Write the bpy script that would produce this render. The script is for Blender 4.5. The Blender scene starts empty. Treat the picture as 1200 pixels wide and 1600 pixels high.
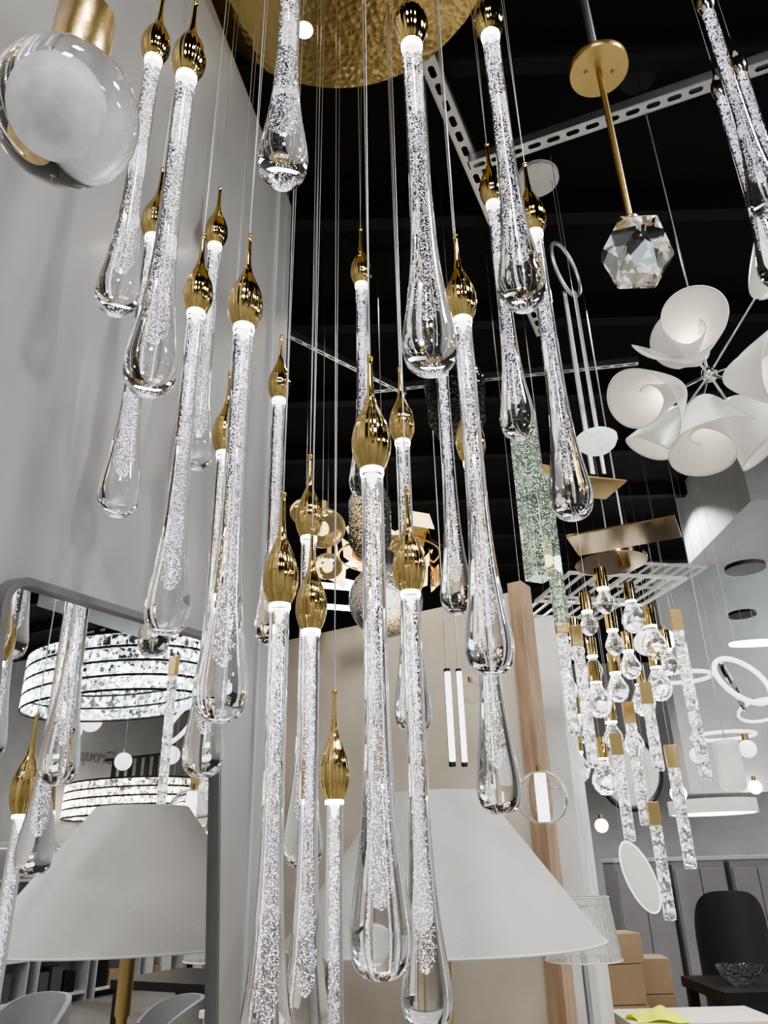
import bpy, math, random, bmesh
from mathutils import Vector, Matrix
random.seed(7)
sc=bpy.context.scene
try: sc.view_settings.look='AgX - Medium High Contrast'
except Exception: pass
H=1.5; F=1200.0
u=Vector((-70,2600,-1200)).normalized()
f=Vector((0,0,-1)); Yw=(f-u*f.dot(u)).normalized(); Xw=Yw.cross(u)
M=Matrix((Xw,Yw,u))
CAM=Vector((0,0,H))
cam=bpy.data.objects.new("camera",bpy.data.cameras.new("camera"))
sc.collection.objects.link(cam); sc.camera=cam
cam.matrix_world=Matrix.Translation(CAM)@M.to_4x4()
cam.data.sensor_fit='VERTICAL'; cam.data.sensor_height=36; cam.data.lens=36*F/1600; cam.data.clip_start=.01
def ray(px,py): return M@Vector(((px-600)/F,(800-py)/F,-1))
def P(px,py,zd): return CAM+ray(px,py)*zd
def PZ(px,py,z):
    r=ray(px,py); return CAM+r*((z-H)/r.z)
def zat(p,py):
    a=Xw*p.x+Yw*p.y; k=(800-py)/F
    return H-(k*a.z+a.y)/(u.y+k*u.z)
N=Vector((.9703,-.2419,0)).normalized(); WC=-.84
def WP(px,py,off=0):
    r=ray(px,py); return CAM+r*((WC+off)/r.dot(N))
def refl(p): return p-N*(2*(p.dot(N)-WC))
# ---------- geometry ----------
def xf(m,T): return ([T@Vector(v) for v in m[0]],m[1])
def mv(m,v): return xf(m,Matrix.Translation(Vector(v)))
def join(*ms):
    V=[];Fs=[]
    for m in ms:
        o=len(V); V+=list(m[0]); Fs+=[tuple(i+o for i in q) for q in m[1]]
    return (V,Fs)
def lathe(prof,n=32,flute=0,k=12,cap=False):
    V=[];Fs=[];rows=[]
    for r,z in prof:
        if r<=1e-6: rows.append([len(V)]);V.append((0,0,z))
        else:
            row=[]
            for i in range(n):
                a=2*math.pi*i/n; rr=r*(1+flute*math.cos(k*a)*min(1,max(0,(r-.010)/.008))) if flute else r
                row.append(len(V)); V.append((rr*math.cos(a),rr*math.sin(a),z))
            rows.append(row)
    for A,B in zip(rows[:-1],rows[1:]):
        for i in range(n):
            j=(i+1)%n
            if len(A)==1 and len(B)==1: continue
            if len(A)==1: Fs.append((A[0],B[i],B[j]))
            elif len(B)==1: Fs.append((A[i],B[0],A[j]))
            else: Fs.append((A[i],B[i],B[j],A[j]))
    return (V,Fs)
def box(sx,sy,sz,c=(0,0,0)):
    V=[(c[0]+x*sx/2,c[1]+y*sy/2,c[2]+z*sz/2) for x in(-1,1) for y in(-1,1) for z in(-1,1)]
    return (V,[(0,1,3,2),(4,6,7,5),(0,4,5,1),(2,3,7,6),(0,2,6,4),(1,5,7,3)])
def cyl(r,h,n=24,z0=0): return lathe([(0,z0),(r,z0),(r,z0+h),(0,z0+h)],n)
def sph(r,n=32,sz=1): return lathe([(r*math.sin(math.pi*i/(n//2)),-r*sz*math.cos(math.pi*i/(n//2))) for i in range(n//2+1)],n)
def torus(R,r,n=48,m=10,ex=1,ey=1):
    V=[];Fs=[]
    for i in range(n):
        a=2*math.pi*i/n
        for j in range(m):
            b=2*math.pi*j/m; V.append((ex*(R+r*math.cos(b))*math.cos(a),ey*(R+r*math.cos(b))*math.sin(a),r*math.sin(b)))
    for i in range(n):
        for j in range(m):
            Fs.append((i*m+j,((i+1)%n)*m+j,((i+1)%n)*m+(j+1)%m,i*m+(j+1)%m))
    return (V,Fs)
def tube(pts,r,n=8):
    pts=[Vector(p) for p in pts]; V=[];Fs=[]
    for i,p in enumerate(pts):
        d=(pts[min(i+1,len(pts)-1)]-pts[max(i-1,0)]).normalized()
        q=d.to_track_quat('Z','Y').to_matrix()
        for j in range(n):
            a=2*math.pi*j/n; V.append(p+q@Vector((r*math.cos(a),r*math.sin(a),0)))
    for i in range(len(pts)-1):
        for j in range(n): Fs.append((i*n+j,i*n+(j+1)%n,(i+1)*n+(j+1)%n,(i+1)*n+j))
    Fs.append(tuple(range(n))[::-1]); Fs.append(tuple(range((len(pts)-1)*n,len(pts)*n)))
    return (V,Fs)
def ali(d): return Vector(d).to_track_quat('Z','Y').to_matrix().to_4x4()
def RX(a): return Matrix.Rotation(math.radians(a),4,'X')
def RY(a): return Matrix.Rotation(math.radians(a),4,'Y')
def RZ(a): return Matrix.Rotation(math.radians(a),4,'Z')
def mesh(name,m,mat,smooth=True):
    me=bpy.data.meshes.new(name); me.from_pydata([tuple(v) for v in m[0]],[],m[1]); me.update()
    bm=bmesh.new(); bm.from_mesh(me); bmesh.ops.recalc_face_normals(bm,faces=bm.faces); bm.to_mesh(me); bm.free()
    if mat: me.materials.append(mat)
    if smooth:
        me.polygons.foreach_set("use_smooth",[True]*len(me.polygons))
        try: me.set_sharp_from_angle(angle=math.radians(35))
        except Exception: pass
    return me
ABS={}
def put(name,me,loc,parent=None,**kw):
    o=bpy.data.objects.new(name,me); sc.collection.objects.link(o); loc=Vector(loc)
    ABS[o.name]=loc
    if parent: o.parent=parent; o.location=loc-ABS[parent.name]
    else: o.location=loc
    for k,v in kw.items(): o[k]=v
    return o
def part(name,m,mat,loc,parent,smooth=True,bev=0,**kw):
    o=put(name,mesh(name,m,mat,smooth),loc,parent,**kw)
    if bev:
        b=o.modifiers.new("b",'BEVEL'); b.width=bev; b.segments=2
    return o
def thing(name,loc,label,cat,group=None):
    o=put(name,None,loc); o.empty_display_size=.05; o["label"]=label; o["category"]=cat
    if group:o["group"]=group
    return o
def solo(name,m,mat,loc,label,cat,group=None,**k):
    o=part(name,m,mat,loc,None,**k); o["label"]=label; o["category"]=cat
    if group:o["group"]=group
    return o
def struct(name,m,mat,loc=(0,0,0),bev=0):
    o=part(name,m,mat,loc,None,smooth=False,bev=bev); o["kind"]="structure"; return o
# ---------- materials ----------
def pm(name,col,rough=.5,metal=0,trans=0,ior=1.45,em=None,es=0,bump=None,var=.06,vs=6,alpha=1,stretch=None,coat=0,nolight=False):
    m=bpy.data.materials.new(name); m.use_nodes=True; nt=m.node_tree; b=nt.nodes["Principled BSDF"]
    b.inputs["Roughness"].default_value=rough; b.inputs["Metallic"].default_value=metal
    b.inputs["Transmission Weight"].default_value=trans; b.inputs["IOR"].default_value=ior
    b.inputs["Coat Weight"].default_value=coat
    b.inputs["Alpha"].default_value=alpha
    tc=nt.nodes.new("ShaderNodeTexCoord"); mp=nt.nodes.new("ShaderNodeMapping"); nt.links.new(tc.outputs["Object"],mp.inputs[0])
    if stretch: mp.inputs["Scale"].default_value=stretch
    n=nt.nodes.new("ShaderNodeTexNoise"); n.inputs["Scale"].default_value=vs; n.inputs["Detail"].default_value=4
    nt.links.new(mp.outputs[0],n.inputs["Vector"])
    r=nt.nodes.new("ShaderNodeValToRGB"); c=Vector(col)
    r.color_ramp.elements[0].position=.3; r.color_ramp.elements[1].position=.7
    r.color_ramp.elements[0].color=(*(c*(1-var)),1); r.color_ramp.elements[1].color=(*[min(1,x) for x in c*(1+var)],1)
    nt.links.new(n.outputs[0],r.inputs[0]); nt.links.new(r.outputs[0],b.inputs["Base Color"])
    if em: b.inputs["Emission Color"].default_value=(*em,1); b.inputs["Emission Strength"].default_value=es
    if bump:
        n2=nt.nodes.new("ShaderNodeTexNoise" if len(bump)<3 else "ShaderNodeTexVoronoi"); n2.inputs["Scale"].default_value=bump[0]
        nt.links.new(mp.outputs[0],n2.inputs["Vector"])
        bp=nt.nodes.new("ShaderNodeBump"); bp.inputs["Strength"].default_value=bump[1]; bp.inputs["Distance"].default_value=.01
        nt.links.new(n2.outputs[0],bp.inputs["Height"]); nt.links.new(bp.outputs[0],b.inputs["Normal"])
    if nolight: m.cycles.emission_sampling='NONE'
    return m
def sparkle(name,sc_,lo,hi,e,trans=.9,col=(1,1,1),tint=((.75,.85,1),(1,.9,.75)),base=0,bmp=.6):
    """cut glass with glints painted as random emissive cells"""
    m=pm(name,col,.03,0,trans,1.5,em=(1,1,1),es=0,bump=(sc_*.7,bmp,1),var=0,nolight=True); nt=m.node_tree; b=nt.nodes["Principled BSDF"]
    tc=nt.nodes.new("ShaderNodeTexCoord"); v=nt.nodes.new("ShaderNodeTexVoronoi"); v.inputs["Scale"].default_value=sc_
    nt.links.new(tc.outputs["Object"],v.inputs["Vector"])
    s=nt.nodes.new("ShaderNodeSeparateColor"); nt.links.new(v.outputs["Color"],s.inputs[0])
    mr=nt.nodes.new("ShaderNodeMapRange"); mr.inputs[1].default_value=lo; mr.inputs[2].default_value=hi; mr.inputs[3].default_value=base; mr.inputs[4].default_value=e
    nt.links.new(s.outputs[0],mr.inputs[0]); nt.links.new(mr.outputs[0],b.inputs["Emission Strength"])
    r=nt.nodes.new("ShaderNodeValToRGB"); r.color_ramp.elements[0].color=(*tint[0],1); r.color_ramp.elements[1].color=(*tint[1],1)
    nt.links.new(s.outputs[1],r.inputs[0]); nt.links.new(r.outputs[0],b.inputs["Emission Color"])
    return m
GLASS=pm("clear_glass",(1,1,1),0,0,1,1.47,var=0)
GOLD=pm("polished_gold",(.56,.42,.17),.06,1,var=.03)
BRASS=pm("brushed_brass",(.55,.41,.19),.3,1,bump=(60,.08))
HGOLD=pm("hammered_gold",(.62,.48,.22),.16,1,bump=(45,.12,1))
PGOLD=pm("pale_gold_plate",(.34,.26,.15),.15,1)
STEEL=pm("steel_wire",(.6,.6,.6),.35,1)
CHROME=pm("chrome",(.8,.8,.82),.1,1)
GALV=pm("galvanised_steel",(.75,.77,.8),.38,1,bump=(30,.05))
BLACK=pm("black_paint",(.006,.006,.007),.9)
DARK=pm("dark_metal",(.03,.03,.032),.45,.5)
JOIST=pm("joist_paint",(.012,.012,.014),.8)
WALL=pm("grey_plaster",(.34,.34,.345),.38,bump=(5,.05),vs=1.2,var=.12)
FRAME=pm("grey_frame",(.15,.15,.155),.4,.3)
SIGNM=pm("sign_grey",(.3,.3,.31),.5)
MIRROR=pm("mirror_glass",(.88,.88,.88),.0,1,var=0)
BEIGE=pm("cream_paint",(.76,.71,.62),.8,bump=(40,.05))
WOOD=pm("pine_wood",(.45,.32,.22),.6,stretch=(8,8,1),vs=5,var=.18)
WHITE=pm("white_paint",(.75,.75,.76),.6)
LGREY=pm("light_grey_paint",(.48,.49,.51),.6)
FLOOR=pm("floor_concrete",(.3,.29,.27),.4,vs=2,var=.15)
FAB=pm("linen_shade",(.5,.5,.495),.9,bump=(250,.15),em=(.98,.99,1),es=.015,nolight=True)
WEM=pm("opal_glow",(.95,.95,.95),.4,em=(1,.98,.95),es=1.6)
WEM2=pm("led_white",(1,1,1),.4,em=(1,.99,.96),es=7)
LED=pm("led_ring",(1,1,1),.4,em=(1,.94,.82),es=12)
TUBEGLOW=pm("tube_glow",(1,1,1),.4,em=(1,.97,.92),es=2.6,nolight=True)
BULB=pm("warm_bulb",(1,1,1),.4,em=(1,.88,.68),es=22)
OPAL=pm("opal_porcelain",(.78,.77,.74),.35,em=(1,.95,.87),es=.13,nolight=True)
PINK=pm("led_pink",(1,.8,.85),.4,em=(1,.75,.8),es=1.5)
SMOKE=pm("textured_clear_glass",(.93,.95,.96),.02,0,1,1.4,bump=(60,.7,1),var=0)
DSMOKE=pm("dark_smoke_glass",(.3,.32,.34),.02,0,1,1.3,bump=(50,.6,1),var=0)
AMBER=pm("amber_glass",(1,.84,.55),.03,0,1,1.2,bump=(30,.6),var=0,em=(1,.75,.35),es=.08,nolight=True)
GREENG=pm("pale_green_glass",(.86,.97,.86),.02,0,1,1.3,var=0,em=(.7,.85,.68),es=.06,nolight=True)  # faint emission added so the glass stands out against the dark ceiling
SEED=pm("glass_seeds",(.85,1,.85),.3,em=(.88,1,.85),es=1.3,nolight=True,var=.2,vs=200)  # bright seed specks are painted by emission
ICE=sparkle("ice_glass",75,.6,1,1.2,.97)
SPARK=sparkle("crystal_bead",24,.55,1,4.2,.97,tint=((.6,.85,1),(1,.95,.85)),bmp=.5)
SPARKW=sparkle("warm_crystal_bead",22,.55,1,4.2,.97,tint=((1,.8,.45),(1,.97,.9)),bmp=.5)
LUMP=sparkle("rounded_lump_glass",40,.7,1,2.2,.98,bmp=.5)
CARD=pm("cardboard",(.42,.31,.2),.8)
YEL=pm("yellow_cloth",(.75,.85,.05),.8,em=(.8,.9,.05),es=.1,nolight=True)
WARM=pm("warm_gold_glow",(.9,.7,.4),.3,.6,em=(1,.76,.4),es=2.6)
FROST=pm("frosted_core",(.7,.71,.74),.6,0,0,em=(.95,.97,1),es=.12,vs=28,var=.32,nolight=True)
PLUM=pm("grey_lacquer",(.34,.33,.35),.4)
LTUBE=pm("light_tube",(1,1,1),.5,em=(.95,.97,1),es=3,vs=80,var=.3)
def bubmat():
    m=bpy.data.materials.new("emissive_air_bubbles"); m.use_nodes=True; nt=m.node_tree; b=nt.nodes["Principled BSDF"]
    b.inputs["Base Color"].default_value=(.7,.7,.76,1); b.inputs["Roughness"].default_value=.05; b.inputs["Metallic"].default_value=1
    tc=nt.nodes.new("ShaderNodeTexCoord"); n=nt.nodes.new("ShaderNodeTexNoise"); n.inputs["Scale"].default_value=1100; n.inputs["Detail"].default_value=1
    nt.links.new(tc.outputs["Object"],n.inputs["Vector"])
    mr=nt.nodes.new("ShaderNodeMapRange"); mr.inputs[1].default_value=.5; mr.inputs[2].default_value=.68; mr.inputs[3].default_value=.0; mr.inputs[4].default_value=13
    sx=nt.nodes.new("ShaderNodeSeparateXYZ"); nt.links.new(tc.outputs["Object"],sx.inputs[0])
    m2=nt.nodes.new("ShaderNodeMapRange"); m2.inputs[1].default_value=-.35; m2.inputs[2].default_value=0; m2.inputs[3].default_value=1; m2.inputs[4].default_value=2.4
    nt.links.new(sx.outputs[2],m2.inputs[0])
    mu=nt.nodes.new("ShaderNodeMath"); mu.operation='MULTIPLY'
    nt.links.new(n.outputs[0],mr.inputs[0]); nt.links.new(mr.outputs[0],mu.inputs[0]); nt.links.new(m2.outputs[0],mu.inputs[1]); nt.links.new(mu.outputs[0],b.inputs["Emission Strength"])  # noise emission paints glints on the bubbles, stronger near the cap
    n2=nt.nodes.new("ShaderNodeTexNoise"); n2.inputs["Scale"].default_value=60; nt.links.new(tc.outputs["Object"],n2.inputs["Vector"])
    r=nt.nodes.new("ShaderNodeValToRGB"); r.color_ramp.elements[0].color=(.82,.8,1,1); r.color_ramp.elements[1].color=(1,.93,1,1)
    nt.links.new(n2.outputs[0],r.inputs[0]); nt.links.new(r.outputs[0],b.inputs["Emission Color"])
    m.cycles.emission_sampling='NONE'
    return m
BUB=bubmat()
# ---------- room ----------
CZ=H+2.8
struct("floor",box(14,17,.1),FLOOR,(3,4.5,-.05))
struct("ceiling",box(14,17,.1),BLACK,(3,4.5,CZ+.05))
struct("wall_far",box(14,.1,CZ),LGREY,(3,12,CZ/2))
struct("wall_right",box(.1,16,CZ),LGREY,(8,4,CZ/2))
struct("wall_rear",box(14,.1,CZ),LGREY,(3,-3.5,CZ/2))
T=Vector((-N.y,N.x,0))
if T.y<0:T=-T
e1=WP(432,1000); e2=WP(440,290); e3=WP(330,0)
def tz(p): return p.dot(T),p.z
t1=e1.dot(T)
te2,ze2=tz(e2); te3,ze3=tz(e3)
base=N*WC
def slab(poly,thick):
    n=len(poly); V=[T*t+Vector((0,0,z)) for t,z in poly]+[T*t+Vector((0,0,z))-N*thick for t,z in poly]
    Fs=[tuple(range(n)),tuple(range(2*n-1,n-1,-1))]+[(i,i+n,(i+1)%n+n,(i+1)%n) for i in range(n)]
    return (V,Fs)
te3=min(te3,t1-.1)
poly=[(-3.2,0),(t1,0),(t1,ze2),(te3,max(ze3,ze2)),(te3,CZ),(-3.2,CZ)]
struct("wall_left",slab(poly,.12),WALL,base)
struct("trim_1",mv(slab([(t1-.14,0),(t1-.125,0),(t1-.125,ze2+.2),(t1-.14,ze2+.23)],.006),N*.006),LGREY,base)
struct("wall_side",box(.1,10,CZ),LGREY,(-3.5,7,CZ/2))
A=P(330,1354,4.4);B=P(842,1354,3.4); hB=zat(B,930)
d=(B-A);d.z=0;L=d.length;ang=math.atan2(d.y,d.x)
struct("wall_partition",xf(box(L,.1,hB),RZ(math.degrees(ang))),BEIGE,((A.x+B.x)/2,(A.y+B.y)/2,hB/2))
e=d.normalized(); pn=Vector((e.y,-e.x,0))
struct("trim_2",xf(box(.075,.12,hB+.05),RZ(math.degrees(ang))),WOOD,(B.x+e.x*.042,B.y+e.y*.042,hB/2+.02))
C=P(905,1354,3.9)
struct("wall_return",xf(box(.14,.5,hB-.05),RZ(-20)),WHITE,(C.x-.02,C.y,hB/2))
q=P(1230,700,6); struct("wall_bulkhead",box(1.7,1.2,1.35),LGREY,(q.x+.15,q.y,q.z-.05))
q=P(1240,980,7); struct("wall_panel",box(1.9,.2,2.3),WHITE,(q.x,q.y+.8,q.z-.2))
# ---------- mirror ----------
ma=WP(-12,893);mb=WP(334,998)
ea=(mb-ma).normalized(); eb=N.cross(ea).normalized()
if eb.z<0: eb=-eb
wM=(mb-ma).length; hM=1.5
def rrect(t0,t1_,z0,z1,r,n=8):
    o=[]
    for cx,cz_,a0 in((t1_-r,z1-r,0),(t0+r,z1-r,90),(t0+r,z0+r,180),(t1_-r,z0+r,270)):
        for i in range(n+1):
            a=math.radians(a0+90*i/n); o.append((cx+r*math.cos(a),cz_+r*math.sin(a)))
    return o
o_=rrect(0,wM,-hM,0,.06); i_=rrect(.013,wM-.013,-hM+.013,-.013,.048)
n=len(o_); V=[]
mc=ma+ea*wM/2-eb*hM
for lst,off in((o_,.024),(i_,.024),(i_,.011),(o_,0.001)):
    V+=[ma+ea*t+eb*z+N*off-mc for t,z in lst]
Fs=[(k*n+i,k*n+(i+1)%n,((k+1)%4)*n+(i+1)%n,((k+1)%4)*n+i) for k in range(4) for i in range(n)]
th=thing("wall_mirror",mc,"tall rounded-corner wall mirror with grey metal frame","mirror")
part("mirror_frame",(V,Fs),FRAME,mc,th)
g=([ma+ea*t+eb*z+N*.011-mc for t,z in i_],[tuple(range(n))])
part("mirror_glass",g,MIRROR,mc,th,smooth=False)
# ---------- drop chandelier ----------
LG=.66
fin=[(.0,0),(.0185,0),(.0195,.003),(.0245,.014),(.0288,.03),(.0303,.046),(.029,.062),(.0252,.078),(.0196,.093),(.0142,.106),(.01,.118),(.0073,.131),(.0058,.146),(.0049,.163),(.0044,.182),(.0043,.198),(.0055,.203),(.0055,.207),(.0035,.211),(0,.211)]
dropp=[(0,-.006),(.0160,-.006),(.0164,-.012),(.0164,-.1),(.0164,-.24),(.0170,-.33),(.0183,-.40),(.0204,-.455),(.0236,-.50),(.0280,-.54),(.0327,-.573),(.0365,-.6),(.0379,-.618),(.0368,-.634),(.0325,-.648),(.0245,-.6575),(.0135,-.6625),(0,-.664)]
def catm(pr,k=3):
    out=[]
    for i in range(len(pr)-1):
        p0,p1,p2,p3=pr[max(i-1,0)],pr[i],pr[i+1],pr[min(i+2,len(pr)-1)]
        for j in range(k):
            t=j/k
            q=[.5*((2*p1[c])+(-p0[c]+p2[c])*t+(2*p0[c]-5*p1[c]+4*p2[c]-p3[c])*t*t+(-p0[c]+3*p1[c]-3*p2[c]+p3[c])*t**3) for c in(0,1)]
            out.append((max(0,q[0]),q[1]))
    return out+[pr[-1]]
FIN=mesh("finial",lathe([(0,0)]+catm(fin[1:-1],2)+[fin[-1]],140,.014,20),GOLD)
FINS=mesh("steel_finial",lathe([(r*.75,z*.8) for r,z in fin],48),CHROME)
DROP=mesh("glass_drop",lathe(dropp[:4]+catm(dropp[4:],3)[1:],56),GLASS)
RING=mesh("light_ring",lathe([(.0,-.0008),(.0178,-.0008),(.0182,-.003),(.0178,-.008),(.0166,-.008),(.0166,-.0055),(0,-.0055)],32),LED)
GLOW=mesh("glow_cone",lathe([(0,-.009),(.0075,-.009),(.005,-.016),(.0025,-.028),(0,-.036)],20),TUBEGLOW)  # cone added to paint the LED glow fading down the tube
def bubbles(n,seed):
    rd=random.Random(seed); V=[];Fs=[]
    OV=[(1,0,0),(-1,0,0),(0,1,0),(0,-1,0),(0,0,1),(0,0,-1)]; OF=[(0,2,4),(2,1,4),(1,3,4),(3,0,4),(2,0,5),(1,2,5),(3,1,5),(0,3,5)]
    for i in range(n):
        z=-.012-.58*rd.random()**.97
        t=-z/.592
        R=.0070 if t<.62 else .0070+(t-.62)/.38*.0060
        if t>.93: R*=math.sqrt(max(.02,1-((t-.93)/.07)**2))
        a=rd.random()*6.283; rr=R*math.sqrt(rd.random())
        s=rd.uniform(.0002,.0005)*(1+.2*(t>.75))
        o=len(V); V+=[(rr*math.cos(a)+s*x,rr*math.sin(a)+s*y,z+s*zz*1.3) for x,y,zz in OV]; Fs+=[tuple(k+o for k in q) for q in OF]
    return (V,Fs)
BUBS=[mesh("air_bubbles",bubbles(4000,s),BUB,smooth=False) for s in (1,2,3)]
CABLE=mesh("cable",tube([(0,0,0),(0,0,1)],.0012,8),STEEL)
CABLE_T=mesh("thin_cable",tube([(0,0,0),(0,0,1)],.0007,6),STEEL)
cz=H+2.52; CC=Vector((-.11,1.35,cz))
chand=thing("drop_chandelier",CC,"cascading chandelier of long clear glass drops with polished gold finials","chandelier")
part("canopy",lathe([(0,0),(.5,0),(.505,.004),(.505,.05),(.5,.055),(0,.055)],96),HGOLD,CC,chand,label="round hammered gold canopy plate")
part("mounting_rod",cyl(.03,CZ-cz-.055,24,.055),BRASS,CC,chand)
part("downlight",lathe([(0,-.004),(.024,-.004),(.03,0),(0,.001)],24),LED,PZ(475,47,cz),chand)
drops=[((235,92),(186,486)),((284,118),(240,612)),((455,-128),(445,281)),((640,72),(678,577)),((770,55),(815,478)),
((234,370),(193,778)),((330,383),(312,730)),((303,488),(262,988)),((384,512),(338,1125)),((347,708),(320,1212)),
((441,625),(415,1005)),((436,945),(413,1700)),((481,840),(475,1355)),((487,985),(474,1640)),((523,1250),(520,1960)),
((568,445),(566,775)),((582,735),(596,1528)),((628,690),(648,1143)),((642,925),(668,1608)),((725,500),(765,1052)),
((775,318),(807,682)),((835,365),(897,808)),((740,722),(780,1270)),((690,575),(716,957))]
def dropxy(a,b,L=LG):
    ra,rb=ray(*a),ray(*b)
    ha=ra.z/ra.xy.length; hb=rb.z/rb.xy.length; dd=L/(ha-hb)
    v=(ra.xy.normalized()+rb.xy.normalized()).normalized()*dd
    return Vector((v.x,v.y,H+dd*ha))
for k,(a,b) in enumerate(drops):
    p=dropxy(a,b); rot=random.random()*6.28
    cl=p.dot(N)-WC
    if cl<.05:
        s_=.05; 
        while (p.xy*(1-s_)).dot(N.xy)-WC<.05: s_+=.01
        p=Vector((p.x*(1-s_),p.y*(1-s_),H+(p.z-H)*(1-s_)))
    g=put("glass_drop",DROP,p,chand); 
    put("finial",FIN,p,g)
    put("light_ring",RING,p,g); put("glow_cone",GLOW,p,g)
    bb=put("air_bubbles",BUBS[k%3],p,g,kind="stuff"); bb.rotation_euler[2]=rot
    top=Vector((p.x,p.y,cz)); off=top-CC
    if off.xy.length>.485: top=CC+off.normalized()*.485
    bot=p+Vector((0,0,.2105)); dv=top-bot
    c=put("cable",CABLE,bot,g); c.rotation_mode='QUATERNION'; c.rotation_quaternion=dv.to_track_quat('Z','Y'); c.scale=(1,1,dv.length)
    top2=top+Vector((.012,.006,0)) if (off.xy.length<.46) else top-off.normalized()*.015
    dv=top2-bot
    c=put("cable",CABLE_T,bot,g); c.rotation_mode='QUATERNION'; c.rotation_quaternion=dv.to_track_quat('Z','Y'); c.scale=(1,1,dv.length)
p0=dropxy((1140,150),(1202,445)); CC2=Vector((p0.x+.08,p0.y,CZ-.06))
ch2=thing("drop_chandelier",CC2,"glass drop chandelier with slim chrome finials","chandelier")
part("canopy",cyl(.2,.06,48),CHROME,CC2,ch2)
for a,b in(((1140,150),(1202,445)),((1118,15),(1192,335)),((1172,110),(1235,400))):
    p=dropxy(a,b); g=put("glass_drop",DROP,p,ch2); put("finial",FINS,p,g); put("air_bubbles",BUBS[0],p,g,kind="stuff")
    bot=p+Vector((0,0,.168)); c=put("cable",CABLE,bot,g); c.scale=(1,1,CC2.z-bot.z)
# ---------- near globe ----------
def cable_up(loc,parent,ztop,x=1.0,name="cable"):
    c=put(name,CABLE,loc,parent); c.scale=(x,x,max(.01,ztop-loc[2])); return c
G=P(103,178,.8); R=.0735
th=thing("globe_pendant",G,"clear solid crystal globe pendant with frosted core and brass cap","pendant lamp")
part("glass_globe",sph(R,96),GLASS,G,th)
part("frosted_core",sph(.0325,64,1.15),FROST,G+M@Vector((-.006,.003,0)),th)
part("cap",lathe([(0,R-.0035),(.03,R-.0035),(.031,R),(.031,R+.085),(.028,R+.09),(0,R+.09)],48),BRASS,G,th)
cable_up(G+Vector((0,0,R+.09)),th,CZ,2)
part("canopy",cyl(.06,.025,32),BRASS,(G.x,G.y,CZ-.025),th)
# ---------- table lamp ----------
LC=P(690,1472,1.86); rim=LC.z; ztp=zat(Vector((LC.x,LC.y+.0,0)),1240)
Rb=250/1200*1.86; Rt=Rb*.33
TZ=.74
th=thing("table_lamp",(LC.x,LC.y,TZ),"brass table lamp with wide white conical linen shade","table lamp")
part("lamp_shade",lathe([(Rb,0),(Rt,ztp-rim),(Rt-.003,ztp-rim),(Rb-.004,.0)],96),FAB,LC,th)
part("lamp_shade_trim",torus(Rb,.003,96,6),WHITE,LC,th)
part("lamp_body",lathe([(0,0),(.11,0),(.11,.015),(.03,.03),(.014,.06),(.014,.42),(.02,.43),(.02,rim-TZ+.02),(.012,rim-TZ+.03),(.012,ztp-TZ-.02),(0,ztp-TZ-.02)],40),BRASS,(LC.x,LC.y,TZ),th)
part("shade_spider",join(*[xf(tube([(0,0,0),(Rt,0,0)],.003,6),RZ(a)) for a in(0,120,240)]),BRASS,(LC.x,LC.y,ztp-.01),th)
tcx=LC.x+.18
th=thing("console_table",(tcx,LC.y+.05,0),"light wooden console table carrying the lamp","table")
part("table_top",box(.9,.45,.035),BEIGE,(tcx,LC.y+.05,TZ-.0175),th,bev=.003)
for sx in(-.42,.42):
    for sy in(-.19,.19): part("leg",box(.04,.04,TZ-.035),BEIGE,(tcx+sx,LC.y+.05+sy,(TZ-.035)/2),th)
q=P(912,1500,2.75); sbz=q.z-.42
th=thing("table_lamp",(q.x,q.y,sbz),"small table lamp with translucent drum shade","table lamp")
SH=pm("ribbed_clear_shade",(.92,.93,.91),.05,0,.92,1.12,em=(1,1,.95),es=.04,nolight=True,stretch=(1,1,.1),bump=(60,1))
zt=zat(q,1402); part("lamp_shade",lathe([(.135,q.z),(.115,zt),(.112,zt),(.132,q.z),(.135,q.z)],64),SH,(q.x,q.y,0),th)
part("shade_rim",join(mv(torus(.135,.003,64,6),(0,0,q.z)),mv(torus(.115,.003,64,6),(0,0,zt))),WHITE,(q.x,q.y,0),th)
part("lamp_body",lathe([(0,sbz),(.07,sbz),(.06,sbz+.015),(.012,sbz+.03),(.01,zt-.02),(0,zt-.02)],32),CHROME,(q.x,q.y,0),th)
part("shade_spider",join(tube([(-.114,0,zt-.03),(.114,0,zt-.03)],.003,6),tube([(0,-.114,zt-.03),(0,.114,zt-.03)],.003,6)),CHROME,(q.x,q.y,0),th)
sc_=Vector((q.x,q.y,0))-e*.35
th=thing("sideboard",sc_,"low beige wooden sideboard under a small lamp","sideboard")
part("cabinet_body",xf(box(1.0,.3,sbz-.03,(0,0,(sbz-.03)/2)),RZ(math.degrees(ang))),CARD,sc_,th,bev=.004)
part("cabinet_top",xf(box(1.04,.34,.03,(0,0,sbz-.015)),RZ(math.degrees(ang))),BEIGE,sc_,th,bev=.004)
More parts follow.
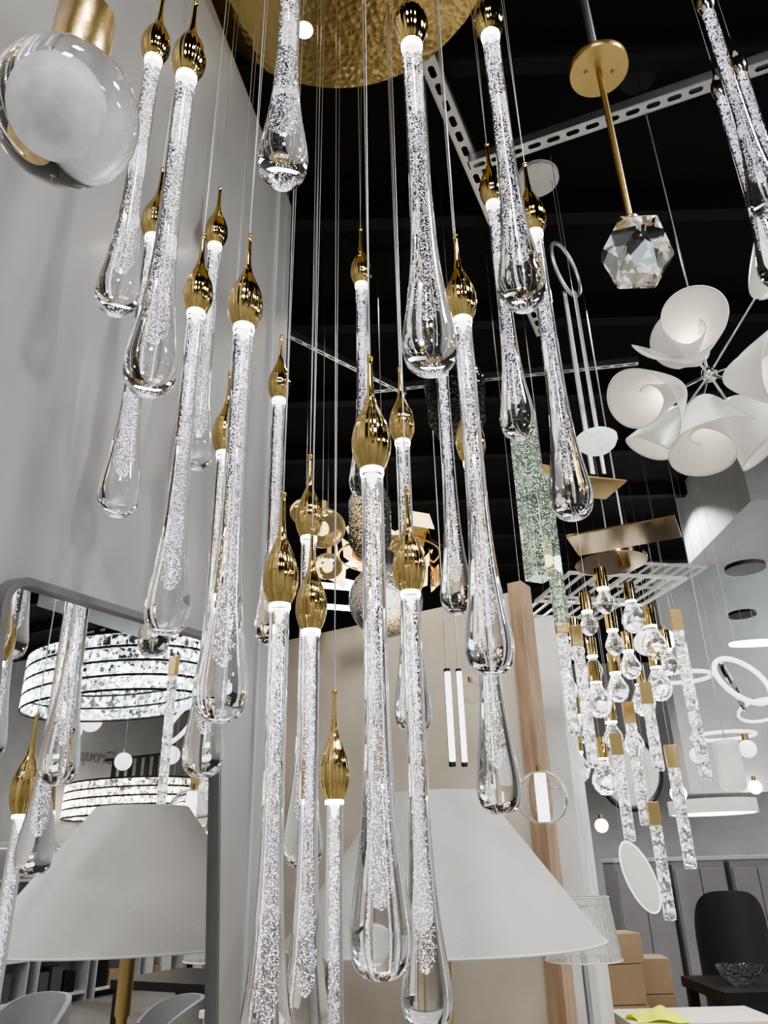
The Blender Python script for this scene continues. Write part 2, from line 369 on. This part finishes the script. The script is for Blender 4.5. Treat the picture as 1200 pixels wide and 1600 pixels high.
# ---------- ceiling struts ----------
def strut(a,b,w=.05):
    a,b=Vector(a),Vector(b); Ln=(b-a).length; pitch=.075; n=max(1,int(Ln/pitch)); V=[];Fs=[]
    for i in range(n):
        x0=i*pitch; x1=x0+pitch; xm=(x0+x1)/2; h=w/2
        out=[(x0,-h),(xm-.015,-h),(xm+.015,-h),(x1,-h),(x1,h),(xm+.015,h),(xm-.015,h),(x0,h)]
        s=.2*w; inn=[(xm-.025,-s*.4),(xm-.018,-s),(xm+.018,-s),(xm+.025,-s*.4),(xm+.025,s*.4),(xm+.018,s),(xm-.018,s),(xm-.025,s*.4)]
        o=len(V); V+=[(x,y,0) for x,y in out]+[(x,y,0) for x,y in inn]
        Fs+=[(o+k,o+(k+1)%8,o+8+(k+1)%8,o+8+k) for k in range(8)]
    X=n*pitch
    for s in(-1,1): 
        V2,F2=box(X,.003,.04,(X/2,s*w/2,.02)); o=len(V); V+=V2; Fs+=[tuple(k+o for k in q) for q in F2]
    an=math.atan2(b.y-a.y,b.x-a.x)
    return xf((V,Fs),Matrix.Rotation(an,4,'Z')),a
sz=H+2.66-.05
for a,b,w,z in(((645,40),(850,530),.06,sz),((735,262),(1290,72),.055,sz-.045),((560,615),(1000,568),.03,sz),((440,520),(640,620),.025,sz-.05)):
    m,l=strut(PZ(*a,z),PZ(*b,z),w)
    solo("strut_channel",m,GALV,l,"perforated galvanised steel strut channel under the black ceiling","strut channel","strut channels under the ceiling",smooth=False)
for i in range(9):
    solo("ceiling_joist",box(9,.07,.12),JOIST,(3.5,1.9+i*.75,CZ-.06),"dark painted steel ceiling joist","joist","ceiling joists",smooth=False)
# ---------- brass stem crystal pendant ----------
Bq=P(996,395,2.0); xy=Vector((Bq.x,Bq.y,0))
th=thing("crystal_pendant",Bq,"faceted crystal block pendant on brass stem and canopy","pendant lamp")
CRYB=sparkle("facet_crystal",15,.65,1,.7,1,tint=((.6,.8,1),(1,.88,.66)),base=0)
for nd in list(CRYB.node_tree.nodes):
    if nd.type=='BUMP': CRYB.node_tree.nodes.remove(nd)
def chunk(a=.066,h=.082):
    """cube-like block with clipped corners: broad pentagonal facets"""
    bm=bmesh.new(); bmesh.ops.create_cube(bm,size=2)
    for v in bm.verts: v.co=Vector((v.co.x*a,v.co.y*a*.95,v.co.z*h))
    for nx,ny,nz,dd in((1,1,1,.098),(-1,1,.8,.094),(1,-1,.9,.09),(-1,-1,1.1,.096),(1,1,-1,.09),(-1,1,-1.2,.098),(1,-1,-.8,.096),(-1,-1,-1,.09)):
        nn=Vector((nx,ny,nz)).normalized()
        bmesh.ops.bisect_plane(bm,geom=bm.verts[:]+bm.edges[:]+bm.faces[:],plane_co=nn*dd*.86,plane_no=nn,clear_outer=True)
        bmesh.ops.holes_fill(bm,edges=bm.edges[:])
    bm.verts.index_update(); r_=([v.co.copy() for v in bm.verts],[tuple(v.index for v in f_.verts) for f_ in bm.faces]); bm.free(); return r_
part("crystal_block",xf(chunk(),RZ(35)@RX(12)),CRYB,Bq,th,smooth=False)
zc=zat(xy,112)
part("stem",cyl(.009,zc-Bq.z-.08,20,.08),BRASS,Bq,th)
part("cap",lathe([(0,.082),(.024,.082),(.024,.112),(.012,.127),(0,.127)],32),BRASS,Bq,th)
part("canopy",lathe([(0,0),(.085,0),(.087,.003),(.087,.02),(0,.02)],64),BRASS,(Bq.x,Bq.y,zc),th)
for sx in(-.04,.04): part("screw",sph(.006,12),GOLD,(Bq.x+sx,Bq.y,zc-.001),th)
part("hanging_rod",cyl(.012,CZ-zc-.02,16,.02),GALV,(Bq.x,Bq.y,zc),th)
# ---------- ring pendant ----------
q2=P(884,421,3.0)
th=thing("ring_pendant",q2,"silver ring pendant with long flat bars below a round canopy","pendant lamp")
part("canopy",lathe([(0,0),(.085,0),(.09,.004),(.09,.025),(0,.025)],48),WHITE,(q2.x-.06,q2.y,zat(q2,283)),th)
part("ring",xf(torus(.11,.008,64,8),RZ(50)@RX(90)),GALV,q2,th)
zs=zat(q2,740)
part("bar",xf(box(.02,.006,q2.z-.11-zs,(0,0,-(q2.z-.11-zs)/2)),RZ(30)),GALV,q2+Vector((-.02,0,-.11)),th,smooth=False)
part("bar",xf(box(.012,.006,q2.z-.11-zs,(0,0,-(q2.z-.11-zs)/2)),RZ(30)),GALV,q2+Vector((.02,0,-.11)),th,smooth=False)
cable_up(q2+Vector((0,0,.115)),th,CZ,1.5)
q=P(932,686,2.5)
th=thing("saucer_pendant",q,"frosted opal glass saucer pendant","pendant lamp")
part("glass_saucer",lathe([(0,-.05),(.02,-.049),(.04,-.042),(.056,-.028),(.066,-.008),(.066,.004),(.058,.012),(0,.018)],48),sparkle("pebbled_opal",150,.3,1,.6,.3,col=(.8,.9,.82),tint=((.85,1,.88),(1,1,1)),base=.35,bmp=.15),q,th)
cable_up(q+Vector((0,0,.018)),th,CZ,1)
# ---------- petal chandelier ----------
def petal(Ln=.16,R=.1):
    """one sheet rolled about 1.4 turns into a curled cup with a slanted lip"""
    nu,nv=22,90; V=[];Fs=[]
    for i in range(nu+1):
        s=i/nu
        for j in range(nv+1):
            t=j/nv; a=math.radians(-200+560*t)
            spir=1-.72*t**1.05
            r=(.016+R*(s**.62))*spir
            if t<.25: r*=1+.28*s*s*(.25-t)/.25
            z=Ln*s*(.8+.38*math.sin(math.pi*min(1,t*1.2+.1)))
            V.append((r*math.cos(a),r*math.sin(a),z))
    for i in range(nu):
        for j in range(nv):
            a=i*(nv+1)+j; Fs.append((a,a+1,a+nv+2,a+nv+1))
    return (V,Fs)
HB=P(1108,585,2.42)
th=thing("petal_chandelier",HB,"chrome chandelier with curled white porcelain-like petal shades","chandelier")
part("hub",sph(.026,24),CHROME,HB,th)
cable_up(HB,th,CZ,2.5,"stem")
part("canopy",cyl(.07,.03,32),DARK,(HB.x,HB.y,CZ-.03),th)
for (px,py,zz,dx,sz_,tw) in ((1082,555,2.34,(-.4,.38,.85),1.3,30),(1062,608,2.36,(-.85,-.3,.5),1.3,110),(1098,622,2.34,(-.12,-.9,.5),1.3,200),(1135,592,2.28,(.4,-.1,.9),1.25,250),(1180,465,2.4,(.15,.75,.65),1.15,120),(1135,625,2.46,(.5,-.8,.35),1.25,330),(1072,636,2.5,(-.6,-.75,.1),1.2,60),(1150,570,2.5,(.9,.25,.1),1.2,0),(1100,560,2.5,(-.1,.6,-.6),1.1,90)):
    dv=(M@Vector(dx)).normalized(); o=P(px,py,zz)
    g=part("petal_shade",xf(petal(.145*sz_,.088*sz_),ali(dv)@RZ(tw)),OPAL,o,th)
    md=g.modifiers.new("s",'SOLIDIFY'); md.thickness=.003
    part("arm",tube([Vector((0,0,0)),o-HB],.0045,8),CHROME,HB,th)
    part("bulb",sph(.013,16),BULB,o+dv*.05,g)
# ---------- seeded green glass bars ----------
for (x,y0,y1,w) in((838,668,905,45),(872,745,975,26)):
    q=P(x+6,y1,2.7 if w>30 else 3.1); zt=zat(q,y0); ww=w/1200*2.7*.76; hh=zt-q.z
    th=thing("glass_bar_pendant",q,"square seeded pale green glass bar pendant with brass top","pendant lamp","seeded glass bars")
    part("glass_bar",xf(box(ww,ww,hh,(0,0,hh/2)),RZ(25)),GREENG,q,th,smooth=False,bev=.003)
    rd=random.Random(5); OV=lathe([(0,-1),(1,0),(0,1)],5); ms=[]
    for i in range(1300 if w>30 else 700):
        s=rd.uniform(.0008,.0024); cx_,cy_,cz__=rd.uniform(-.46,.46)*ww,rd.uniform(-.46,.46)*ww,rd.uniform(.01,.99)*hh
        ms.append(([(v[0]*s+cx_,v[1]*s+cy_,v[2]*s+cz__) for v in OV[0]],OV[1]))
    part("glass_seeds",xf(join(*ms),RZ(25)),SEED,q,th,kind="stuff")
    part("cap",xf(box(ww*1.02,ww*1.02,.05,(0,0,.025)),RZ(25)),BRASS,(q.x,q.y,zt+.0005),th,smooth=False)
    cable_up(Vector((q.x,q.y,zt+.05)),th,CZ)
# ---------- crystal bar chandeliers ----------
CB=P(975,838,3.4)
th=thing("ice_bar_chandelier",CB,"brass plate chandelier with hanging rough ice glass bars","chandelier")
part("canopy",xf(box(.46,.26,.01),RZ(-25)),PGOLD,CB,th,smooth=False,bev=.003)
part("canopy",xf(box(.2,.18,.01),RZ(15)),BRASS,P(930,762,3.3),th,smooth=False,bev=.003)
cable_up(CB,th,CZ,4,"stem")
for (x0,y0,x1,y1,zz) in((1062,985,1104,1220,3.3),(1006,1100,1030,1205,3.45),(1050,1200,1080,1358,3.3),(1026,1290,1048,1438,3.3),(962,1180,985,1315,3.45),(882,990,898,1150,3.4),(908,1010,928,1200,3.4),(990,1130,1010,1290,3.5)):
    q=P(x1,y1,zz); zt=zat(q,y0); w=.05
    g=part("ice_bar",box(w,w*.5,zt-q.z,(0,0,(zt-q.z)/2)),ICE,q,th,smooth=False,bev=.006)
    part("cap",box(w*1.05,w*.6,.1,(0,0,.05)),BRASS,(q.x,q.y,zt),g,smooth=False,bev=.002)
    cable_up(Vector((q.x,q.y,zt+.1)),g,CB.z,.8)
CB2=P(955,880,4.35)
th=thing("crystal_cluster_chandelier",CB2,"cluster chandelier of gold tubes holding clear rounded glass drops","chandelier")
part("canopy",cyl(.2,.02,48),PGOLD,CB2,th)
cable_up(CB2,th,CZ,4,"stem")
for i,(x,y) in enumerate(((945,940),(1022,1005),(985,1040),(900,1015),(935,1095),(965,1075),(920,975),(1005,1095),(885,1075),(960,1005),(990,965),(912,1140),(958,1150),(1030,1070),(990,1160),(928,1045),(945,1215),(905,1200),(1045,1035))):
    q=P(x,y,4.15+.14*(i%4)); r_=(.052,.07,.06)[i%3]
    pr=[(0,-1.3),(.45,-1.2),(.8,-.85),(1,-.35),(.95,.1),(.7,.6),(.5,1.0),(.42,1.3),(0,1.3)]
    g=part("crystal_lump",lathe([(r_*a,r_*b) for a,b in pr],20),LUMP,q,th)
    part("cap",cyl(.034,.11,24),GOLD,q+Vector((0,0,r_*1.3+.009)),g)
    part("light_ring",cyl(.032,.008,24),WEM2,q+Vector((0,0,r_*1.3)),g)
    cable_up(q+Vector((0,0,r_*1.3+.12)),g,CB2.z,.8)
# ---------- misc hanging lamps ----------
def ringlamp(px,py,zz,R,rr,mat,rot,label):
    q=P(px,py,zz); th=thing("ring_pendant",q,label,"pendant lamp")
    part("ring",xf(torus(R,rr,64,8),rot),mat,q,th)
    part("canopy",cyl(.09,.03,32),DARK,(q.x,q.y,CZ-.03),th)
    hs=max((rot@Vector((R*math.cos(a),R*math.sin(a),0))).z for a in [i*.1 for i in range(63)])
    cable_up(q+Vector((0,0,hs)),th,CZ-.03,1)
ringlamp(1160,1063,4.2,.16,.014,WEM,RZ(20)@RX(60),"slim illuminated metal ring pendant")
ringlamp(1145,1072,4.7,.15,.012,CHROME,RZ(60)@RX(75),"tilted unlit chrome ring pendant")
ringlamp(1068,1058,4.6,.16,.012,PINK,RX(0),"flat pinkish glowing ring pendant")
ringlamp(1185,1005,5.4,.18,.014,WEM2,RX(10),"slim illuminated metal ring pendant")
ringlamp(1130,1150,6.4,.25,.014,WEM,RX(0),"large flat glowing ring pendant")
ringlamp(1190,1110,5.9,.17,.012,WEM,RX(-20),"tilted glowing ring pendant")
for x,y,zz in((1165,890,4.8),(1160,962,6.8)):
    q=P(x,y,zz); th=thing("disc_pendant",q,"flat dark disc pendant on thin wires","pendant lamp","dark disc pendants")
    part("disc",lathe([(0,0),(.12,0),(.12,.025),(0,.035)],48),DARK,q,th); cable_up(q+Vector((0,0,.03)),th,CZ)
q=P(1115,1272,4.2); th=thing("drum_pendant",q,"shallow round white drum pendant with glowing underside","pendant lamp")
part("drum",lathe([(.0,.005),(.22,.005),(.225,0),(.23,.0),(.23,.07),(0,.075)],64),OPAL,q,th); part("diffuser",cyl(.215,.004,48),WEM2,q,th)
for a in(0,120,240): cable_up(q+Vector((.18*math.cos(math.radians(a)),.18*math.sin(math.radians(a)),.07)),th,CZ,.8)
q=P(1000,1370,2.7); th=thing("leaf_pendant",q,"oval white glowing leaf pendant with thin metal rim","pendant lamp")
part("leaf",xf(sph(1,40),RZ(20)@RY(-24)@Matrix.Diagonal((.056,.01,.12,1))),OPAL,q,th)
part("rim",xf(torus(1,.02,64,8),RZ(20)@RY(-24)@Matrix.Diagonal((.058,.13,.123,1))@RX(90)),WEM,q,th); cable_up(q+Vector((-.047,0,.11)),th,CZ,.8)
q=P(985,1208,5.2); th=thing("oval_pendant",q,"oval white glass pendant in a dark metal hoop","pendant lamp")
part("glass_oval",xf(sph(1,40),RY(20)@Matrix.Diagonal((.19,.02,.21,1))),OPAL,q,th)
part("rim",xf(torus(1,.05,64,8),RY(20)@Matrix.Diagonal((.21,.18,.235,1))@RX(90)),DARK,q,th); cable_up(q+Vector((0,0,.22)),th,CZ,.8)
q=P(1140,1195,4.2); th=thing("block_pendant",q,"white rounded block pendant with brass rod","pendant lamp")
part("shade",box(.13,.1,.27),OPAL,q,th,smooth=False,bev=.03); cable_up(q+Vector((0,0,.14)),th,CZ,3,"rod")
for x,y,r,zz in((1168,1170,.055,4.9),(1010,1005,.09,5.6),(1040,1000,.08,6.1),(1090,1180,.06,6),(1060,1240,.07,6.6),(900,1240,.05,6),(940,1290,.06,7),(1180,1230,.06,7)):
    q=P(x,y,zz); th=thing("globe_pendant",q,"glowing opal glass globe pendant","pendant lamp","opal globe pendants"); part("glass_globe",sph(r,32),WEM2 if zz>6 else WEM,q,th); part("cap",cyl(.02,.04,16,r-.004),BRASS,q,th); cable_up(q+Vector((0,0,r+.03)),th,CZ,.8)
for x,zz in((703,2.7),(722,3.0)):
    q=P(x+4,1198,zz); zt=zat(q,1045)
    th=thing("tube_pendant",q,"slim linear pendant with bright vertical LED strip","pendant lamp")
    part("housing",xf(box(.018,.018,zt-q.z,(0,0,(zt-q.z)/2)),RZ(20)),DARK,q,th,smooth=False)
    part("led_strip",box(.022,.012,zt-q.z-.03,(0,-.02,(zt-q.z)/2)),LTUBE,q,th,smooth=False,bev=.003); cable_up(Vector((q.x,q.y,zt)),th,CZ,2)
THIN=pm("thin_clear_glass",(1,1,1),0,0,1,1.45,var=0)
def shell(r,n=48,t=.002):
    """hollow blown-glass globe: outer skin and an inward-facing inner skin"""
    o=sph(r,n); i=sph(r-t,n); me=mesh("glass_globe",o,THIN); mi=mesh("tmp",i,THIN)
    bm=bmesh.new(); bm.from_mesh(mi); bmesh.ops.reverse_faces(bm,faces=bm.faces); bm.from_mesh(me); bm.to_mesh(me); bm.free()
    me.polygons.foreach_set("use_smooth",[True]*len(me.polygons)); bpy.data.meshes.remove(mi); return me
for x,y,r,zz,k in((847,1246,.087,2.6,1),(736,1082,.05,3.4,0)):
    q=P(x,y,zz); th=thing("globe_pendant",q,"thin clear glass globe pendant"+(" around a frosted light tube" if k else ""),"pendant lamp")
    put("glass_globe",shell(r),q,th)
    if k: part("light_tube",cyl(.02,.155,24,-.077),LTUBE,q,th)
    part("cap",cyl(.01,.02,20,r-.002),BRASS,q,th); cable_up(q+Vector((0,0,r+.015)),th,CZ,.8)
q=P(603,938,3.2); th=thing("globe_pendant",q,"large hammered clear glass globe pendant","pendant lamp"); part("glass_globe",sph(.155,48),SMOKE,q,th); part("bulb",sph(.04,16),WEM,q,th); part("cap",cyl(.04,.06,24,.15),DARK,q,th); cable_up(q+Vector((0,0,.2)),th,CZ,2)
q=P(578,812,3.6); th=thing("bottle_pendant",q,"hammered clear glass bottle pendant","pendant lamp"); part("glass_bottle",lathe([(0,-.18),(.07,-.175),(.1,-.12),(.1,.09),(.07,.17),(.03,.2),(0,.2)],40),SMOKE,q,th); cable_up(q+Vector((0,0,.18)),th,CZ,2)
q=P(712,625,3.0); th=thing("bottle_pendant",q,"dark hammered smoky glass cylinder pendant","pendant lamp"); part("glass_bottle",lathe([(0,-.16),(.08,-.155),(.11,-.1),(.12,.08),(.09,.16),(.04,.19),(0,.19)],40),DSMOKE,q,th); cable_up(q+Vector((0,0,.19)),th,CZ,2)
q=P(608,868,4.4); th=thing("leaf_chandelier",q,"warm glowing gold leaf plate chandelier","chandelier")
cable_up(q,th,CZ,3,"stem")
for i in range(40):
    a=i*27.7; rr=.06+.24*((i*7)%5)/4; part("gold_leaf",xf(box(.15,.004,.12),Matrix.Translation((rr*math.cos(math.radians(a)),rr*math.sin(math.radians(a)),random.uniform(-.1,.12)))@RZ(a+80)@RX(random.uniform(-35,35))),WARM if i%3 else HGOLD,q,th,smooth=False)
part("frame_ring",torus(.29,.006,48,6),BRASS,q,th)
for x,y,r,zz in((504,825,.1,3.3),(478,800,.08,3.8),(512,885,.08,4.0)):
    q=P(x,y,zz); th=thing("globe_pendant",q,"rippled amber glass globe pendant","pendant lamp","amber globe pendants"); part("glass_globe",sph(r,32,.85),AMBER,q,th); part("bulb",sph(.025,12),WARM,q,th); part("cap",cyl(.02,.04,16,r*.84),BRASS,q,th); cable_up(q+Vector((0,0,r*.84+.03)),th,CZ,1)
def slatframe(w,d,t,k=5):
    return join(box(w,t,t,(0,-d/2,0)),box(w,t,t,(0,d/2,0)),box(t,d-t,t,(-w/2+t/2,0,0)),box(t,d-t,t,(w/2-t/2,0,0)),*[box(t*.8,d-t,t*.8,(-w/2+w*(i+1)/(k+1),0,0)) for i in range(k)])
for x,y,zz,w,rz,k in((545,935,5.2,.6,20,0),(565,900,6.2,.5,40,0),(950,922,6.0,.95,12,7),(1010,900,7.4,.9,12,7),(895,950,7.0,.8,12,6)):
    q=P(x,y,zz); th=thing("frame_pendant",q,"square LED frame pendant with white light" if k==0 else "rectangular slatted white light pendant","pendant lamp","LED frame pendants")
    part("led_frame",xf(slatframe(w,w*.7,.022 if k else .03,k),RZ(rz)),WEM2 if k==0 else OPAL,q,th,smooth=False); v=RZ(rz)@Vector((w/2-.01,w*.35,0)); cable_up(q+v,th,CZ,.8); cable_up(q-v,th,CZ,.8)
q=P(605,330,3.6); th=thing("dome_pendant",q,"large matt black dome pendant on a rod","pendant lamp")
part("shade",lathe([(.26,0),(.25,.03),(.15,.09),(.03,.12),(0,.12)],64),DARK,q,th); cable_up(q+Vector((0,0,.12)),th,CZ,5,"rod")
# ---------- shop furniture ----------
q=P(1080,1585,4.0)
th=thing("display_counter",(q.x,q.y,0),"beige display counter with thin top","counter")
part("counter_body",box(.7,.4,q.z-.04),BEIGE,(q.x,q.y,(q.z-.04)/2),th,smooth=False); part("counter_top",box(.74,.44,.04),BEIGE,(q.x,q.y,q.z-.02),th,smooth=False,bev=.004)
V=[];Fs=[];nx=14
for i in range(nx+1):
    for j in range(nx+1):
        a,b=i/nx-.5,j/nx-.5; rr=math.hypot(a,b); V.append((a*.26*(1+.15*math.sin(7*b)),b*.2*(1+.2*math.sin(6*a)),max(.002,.055*(1-rr*1.6)+.018*math.sin(11*a+3*b)*math.cos(9*b))))
for i in range(nx):
    for j in range(nx): a=i*(nx+1)+j; Fs.append((a,a+nx+1,a+nx+2,a+1))
c=P(1025,1583,3.9); solo("cleaning_cloth",(V,Fs),YEL,(c.x,c.y,q.z+.001),"crumpled bright yellow cleaning cloth on the counter","cloth")
q=P(1180,1535,5.0); TX=q.x+.45
th=thing("dark_table",(TX,q.y,0),"dark table with thick top","table")
part("table_top",box(1.6,.8,.06),DARK,(TX,q.y,q.z-.03),th,smooth=False)
for sx in(-.75,.75):
    for sy in(-.35,.35): part("leg",box(.06,.06,q.z-.06),DARK,(TX+sx,q.y+sy,(q.z-.06)/2),th,smooth=False)
b=P(1155,1510,4.95); solo("glass_bowl",lathe([(0,0),(.06,0),(.12,.05),(.15,.11),(.147,.11),(.115,.055),(.05,.008),(0,.008)],48),SMOKE,(b.x,b.y,q.z+.001),"hammered clear glass bowl on the dark table","bowl")
def chair(zt,mat,rot,label,q,k_=1):
    th=thing("chair",(q.x,q.y,0),label,"chair")
    nv=32;V=[];Fs=[]
    for k,(r) in enumerate((.27*k_,.24*k_)):
        for i in range(nv+1):
            a=math.radians(-110+220*i/nv)
            for z in(.42,zt-(zt-.6)*(abs(i-nv/2)/(nv/2))**3.2):
                v=Vector((r*math.sin(a),r*math.cos(a),z)); v.rotate(Matrix.Rotation(math.radians(rot),3,'Z')); V.append(v)
    W=2*(nv+1)
    for i in range(nv):
        Fs+=[(2*i,2*i+2,2*i+3,2*i+1),(W+2*i,W+2*i+1,W+2*i+3,W+2*i+2),(2*i+1,2*i+3,W+2*i+3,W+2*i+1),(2*i,W+2*i,W+2*i+2,2*i+2)]
    part("backrest",(V,Fs),mat,(q.x,q.y,0),th); part("seat",cyl(.235*k_,.1,40,.4),mat,(q.x,q.y,0),th,bev=.01)
    for a in(45,135,225,315): part("leg",tube([(.14*math.cos(math.radians(a)),.14*math.sin(math.radians(a)),.4),(.2*math.cos(math.radians(a)),.2*math.sin(math.radians(a)),0)],.012,8),DARK,(q.x,q.y,0),th)
GFAB=pm("grey_upholstery",(.25,.25,.26),.9)
BUP=pm("black_upholstery",(.03,.03,.033),.6)
q=P(1130,1390,6.2); chair(q.z,BUP,165,"black upholstered curved-back chair",q,1.0)
q=P(1235,1410,6.9); chair(q.z,BUP,200,"black upholstered curved-back chair beside white counters",q)
q=refl(P(25,1560,4.2)); chair(q.z,GFAB,0,"grey upholstered curved-back chair",q)
q=refl(P(250,1560,5.0)); chair(q.z,GFAB,30,"grey upholstered curved-back chair",q)
bx=P(1000,1560,5.3); g0=Vector((bx.x-.12,bx.y,0)); topz=zat(g0,1420)
rb=random.Random(11)
for dx,dy,nb,w,kk in((-.02,0,5,.34,.9),(-.38,.2,4,.3,.95),(.36,.55,4,.32,.7),(-.05,.75,5,.36,1)):
    g1=g0+Vector((dx,dy,0)); z0=0; htot=topz*kk
    for i in range(nb):
        h=htot/nb*(1+.25*((i%2)-.5)); ww=w*rb.uniform(.82,1)
        solo("cardboard_box",xf(box(ww,.3,h-.004,(0,0,h/2)),RZ(rb.uniform(-7,7))),CARD,(g1.x,g1.y,z0),"brown cardboard shipping box in a stack","box","cardboard boxes",smooth=False,bev=.004); z0+=h
for i in range(5):
    q=P(985,1318,8.6); x=q.x+i*.62; th=thing("cabinet",(x,q.y,0),"grey low cabinet with white top","cabinet","low cabinets")
    zz_=q.z-.15
    part("cabinet_body",box(.56,.5,zz_-.04),PLUM,(x,q.y,(zz_-.04)/2),th,smooth=False,bev=.004)
    part("door",box(.26,.02,zz_-.2),PLUM,(x-.135,q.y-.262,(zz_-.04)/2),th,smooth=False,bev=.003); part("door",box(.26,.02,zz_-.2),PLUM,(x+.135,q.y-.262,(zz_-.04)/2),th,smooth=False,bev=.003)
    part("cabinet_top",box(.58,.54,.04),WHITE,(x,q.y,zz_-.02),th,smooth=False,bev=.004)
# ---------- things seen through the mirror ----------
def crystal_drum(q,Rx,hh,label,mat,zt):
    th=thing("crystal_chandelier",q,label,"chandelier")
    part("frame",join(*[mv(torus(Rx*1.02,.014,64,6,1,.6),(0,0,hh*s)) for s in(-.5,-.25,0,.25,.5)]),DARK,q,th)
    ms=[]
    for row in range(4):
        for i in range(72):
            a=2*math.pi*i/72
            ms.append(mv(xf(box(.048*Rx/.7,.03,hh/4*.76),RZ(math.degrees(a)+90)),(Rx*math.cos(a),Rx*.6*math.sin(a),(row-1.5)*hh/4)))
    part("crystal_beads",join(*ms),mat,q,th,smooth=False,kind="stuff")
    part("bulbs",join(*[mv(sph(.05,12),(Rx*.6*math.cos(i),Rx*.35*math.sin(i),0)) for i in range(6)]),WEM2,q,th,kind="stuff")
    part("stem",join(*[mv(cyl(.035,.35,10,hh/2),(x*Rx,0,0)) for x in(-.4,-.25,-.1,.05,.2,.35)]+[box(Rx,.08,.03,(0,0,hh/2+.34))]),DARK,q,th)
    cable_up(q+Vector((0,0,hh/2+.35)),th,zt,3)
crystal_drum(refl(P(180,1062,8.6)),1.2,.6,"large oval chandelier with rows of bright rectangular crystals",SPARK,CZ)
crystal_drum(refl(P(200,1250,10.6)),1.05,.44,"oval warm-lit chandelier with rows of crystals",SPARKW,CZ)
for x,y,zz,r in((140,1126,9.8,.14),(112,1142,11.2,.13),(190,1190,9,.1),(265,1180,9.6,.11)):
    q=refl(P(x,y,zz)); th=thing("globe_pendant",q,"glowing opal glass globe pendant","pendant lamp","opal globe pendants"); part("glass_globe",sph(r,32),WEM,q,th); part("cap",cyl(.02,.04,16,r-.004),BRASS,q,th); cable_up(q+Vector((0,0,r+.03)),th,CZ,.8)
def mirror_hit(px,py,X):
    r=ray(px,py); p=WP(px,py); rr=r-N*(2*r.dot(N)); return p+rr*((X-p.x)/rr.x)
s=mirror_hit(150,1192,7.93)
tx=bpy.data.curves.new("shop_sign_text",'FONT'); tx.body="Group"; tx.size=.27; tx.extrude=.01; tx.align_x='CENTER'
to=bpy.data.objects.new("shop_sign_text",tx); sc.collection.objects.link(to); bpy.context.view_layer.update()
sm=bpy.data.meshes.new_from_object(to.evaluated_get(bpy.context.evaluated_depsgraph_get())); sm.materials.clear(); sm.materials.append(SIGNM); bpy.data.objects.remove(to)
o=put("shop_sign",sm,s); o.rotation_euler=(math.radians(90),0,math.radians(-90)); o["label"]="grey raised letters on a pale wall"; o["category"]="sign"
rd=random.Random(3)
for i,px in enumerate((15,110,190,258,315)):
    s=mirror_hit(px,1320,7.72); th=thing("shelf_unit",(s.x,s.y,0),"tall grey open display shelf with boxes and a lit strip","shelf","grey display shelves")
    W=.8
    for sy in(-1,1): part("side_panel",box(.35,.03,1.9),LGREY,(s.x,s.y+sy*W/2,.95),th,smooth=False)
    part("back_panel",box(.02,W-.03,1.9),LGREY,(s.x+.165,s.y,.95),th,smooth=False)
    for z in(.1,.55,1.0,1.45,1.88): part("shelf_board",box(.33,W-.03,.03),WHITE,(s.x-.01,s.y,z),th,smooth=False)
    part("light_strip",box(.02,W-.1,.012),WEM,(s.x+.1,s.y,1.83),th,smooth=False)
    for z in(.115,.565,1.015):
        yy=s.y-W/2+.12
        while yy<s.y+W/2-.15:
            w=rd.uniform(.1,.2); h=rd.uniform(.12,.33)
            solo("storage_box",box(.2,w,h,(0,0,h/2)),[CARD,DARK,WHITE,FRAME][rd.randrange(4)],(s.x-.02,yy+w/2-.05,z+.001),"small boxed lamp part on a display shelf","box","boxes on the display shelves",smooth=False,bev=.004); yy+=w+.04
# ---------- lights ----------
def al(loc,size,e,col=(1,.97,.93)):
    l=bpy.data.lights.new("fill_light",'AREA'); l.size=size; l.energy=e; l.color=col  # unseen fill light, added above the view to brighten the room
    o=bpy.data.objects.new("fill_light",l); sc.collection.objects.link(o); o.location=loc
def sp(loc,e,r=.04,ang=120,col=(1,.97,.93)):
    l=bpy.data.lights.new("spot",'SPOT'); l.energy=e; l.shadow_soft_size=r; l.spot_size=math.radians(ang); l.spot_blend=.5; l.color=col
    o=bpy.data.objects.new("spot",l); sc.collection.objects.link(o); o.location=loc
al((0.3,-1.6,CZ-.05),.5,85); al((1.9,.6,CZ-.05),.4,75); al((.1,-.3,CZ-.05),.3,22); al((4.8,1.2,CZ-.05),.6,110); al((5,-1.5,CZ-.05),.6,90)
for l in((1.2,3.0,80),(3.4,4.2,110),(2.2,5.6,120),(4.6,6.5,150),(6.4,4.5,110),(1,7,120),(3.5,9,190),(6,9.6,170),(1.2,9.6,160)): sp((l[0],l[1],CZ-.16),l[2])
sp((.1,3.1,CZ-.16),100,.05,100,(1,.9,.76))  # warm spot added to brighten the cream partition
w=bpy.data.worlds.new("world"); sc.world=w; w.use_nodes=True; w.node_tree.nodes["Background"].inputs[0].default_value=(.6,.62,.65,1); w.node_tree.nodes["Background"].inputs[1].default_value=.3
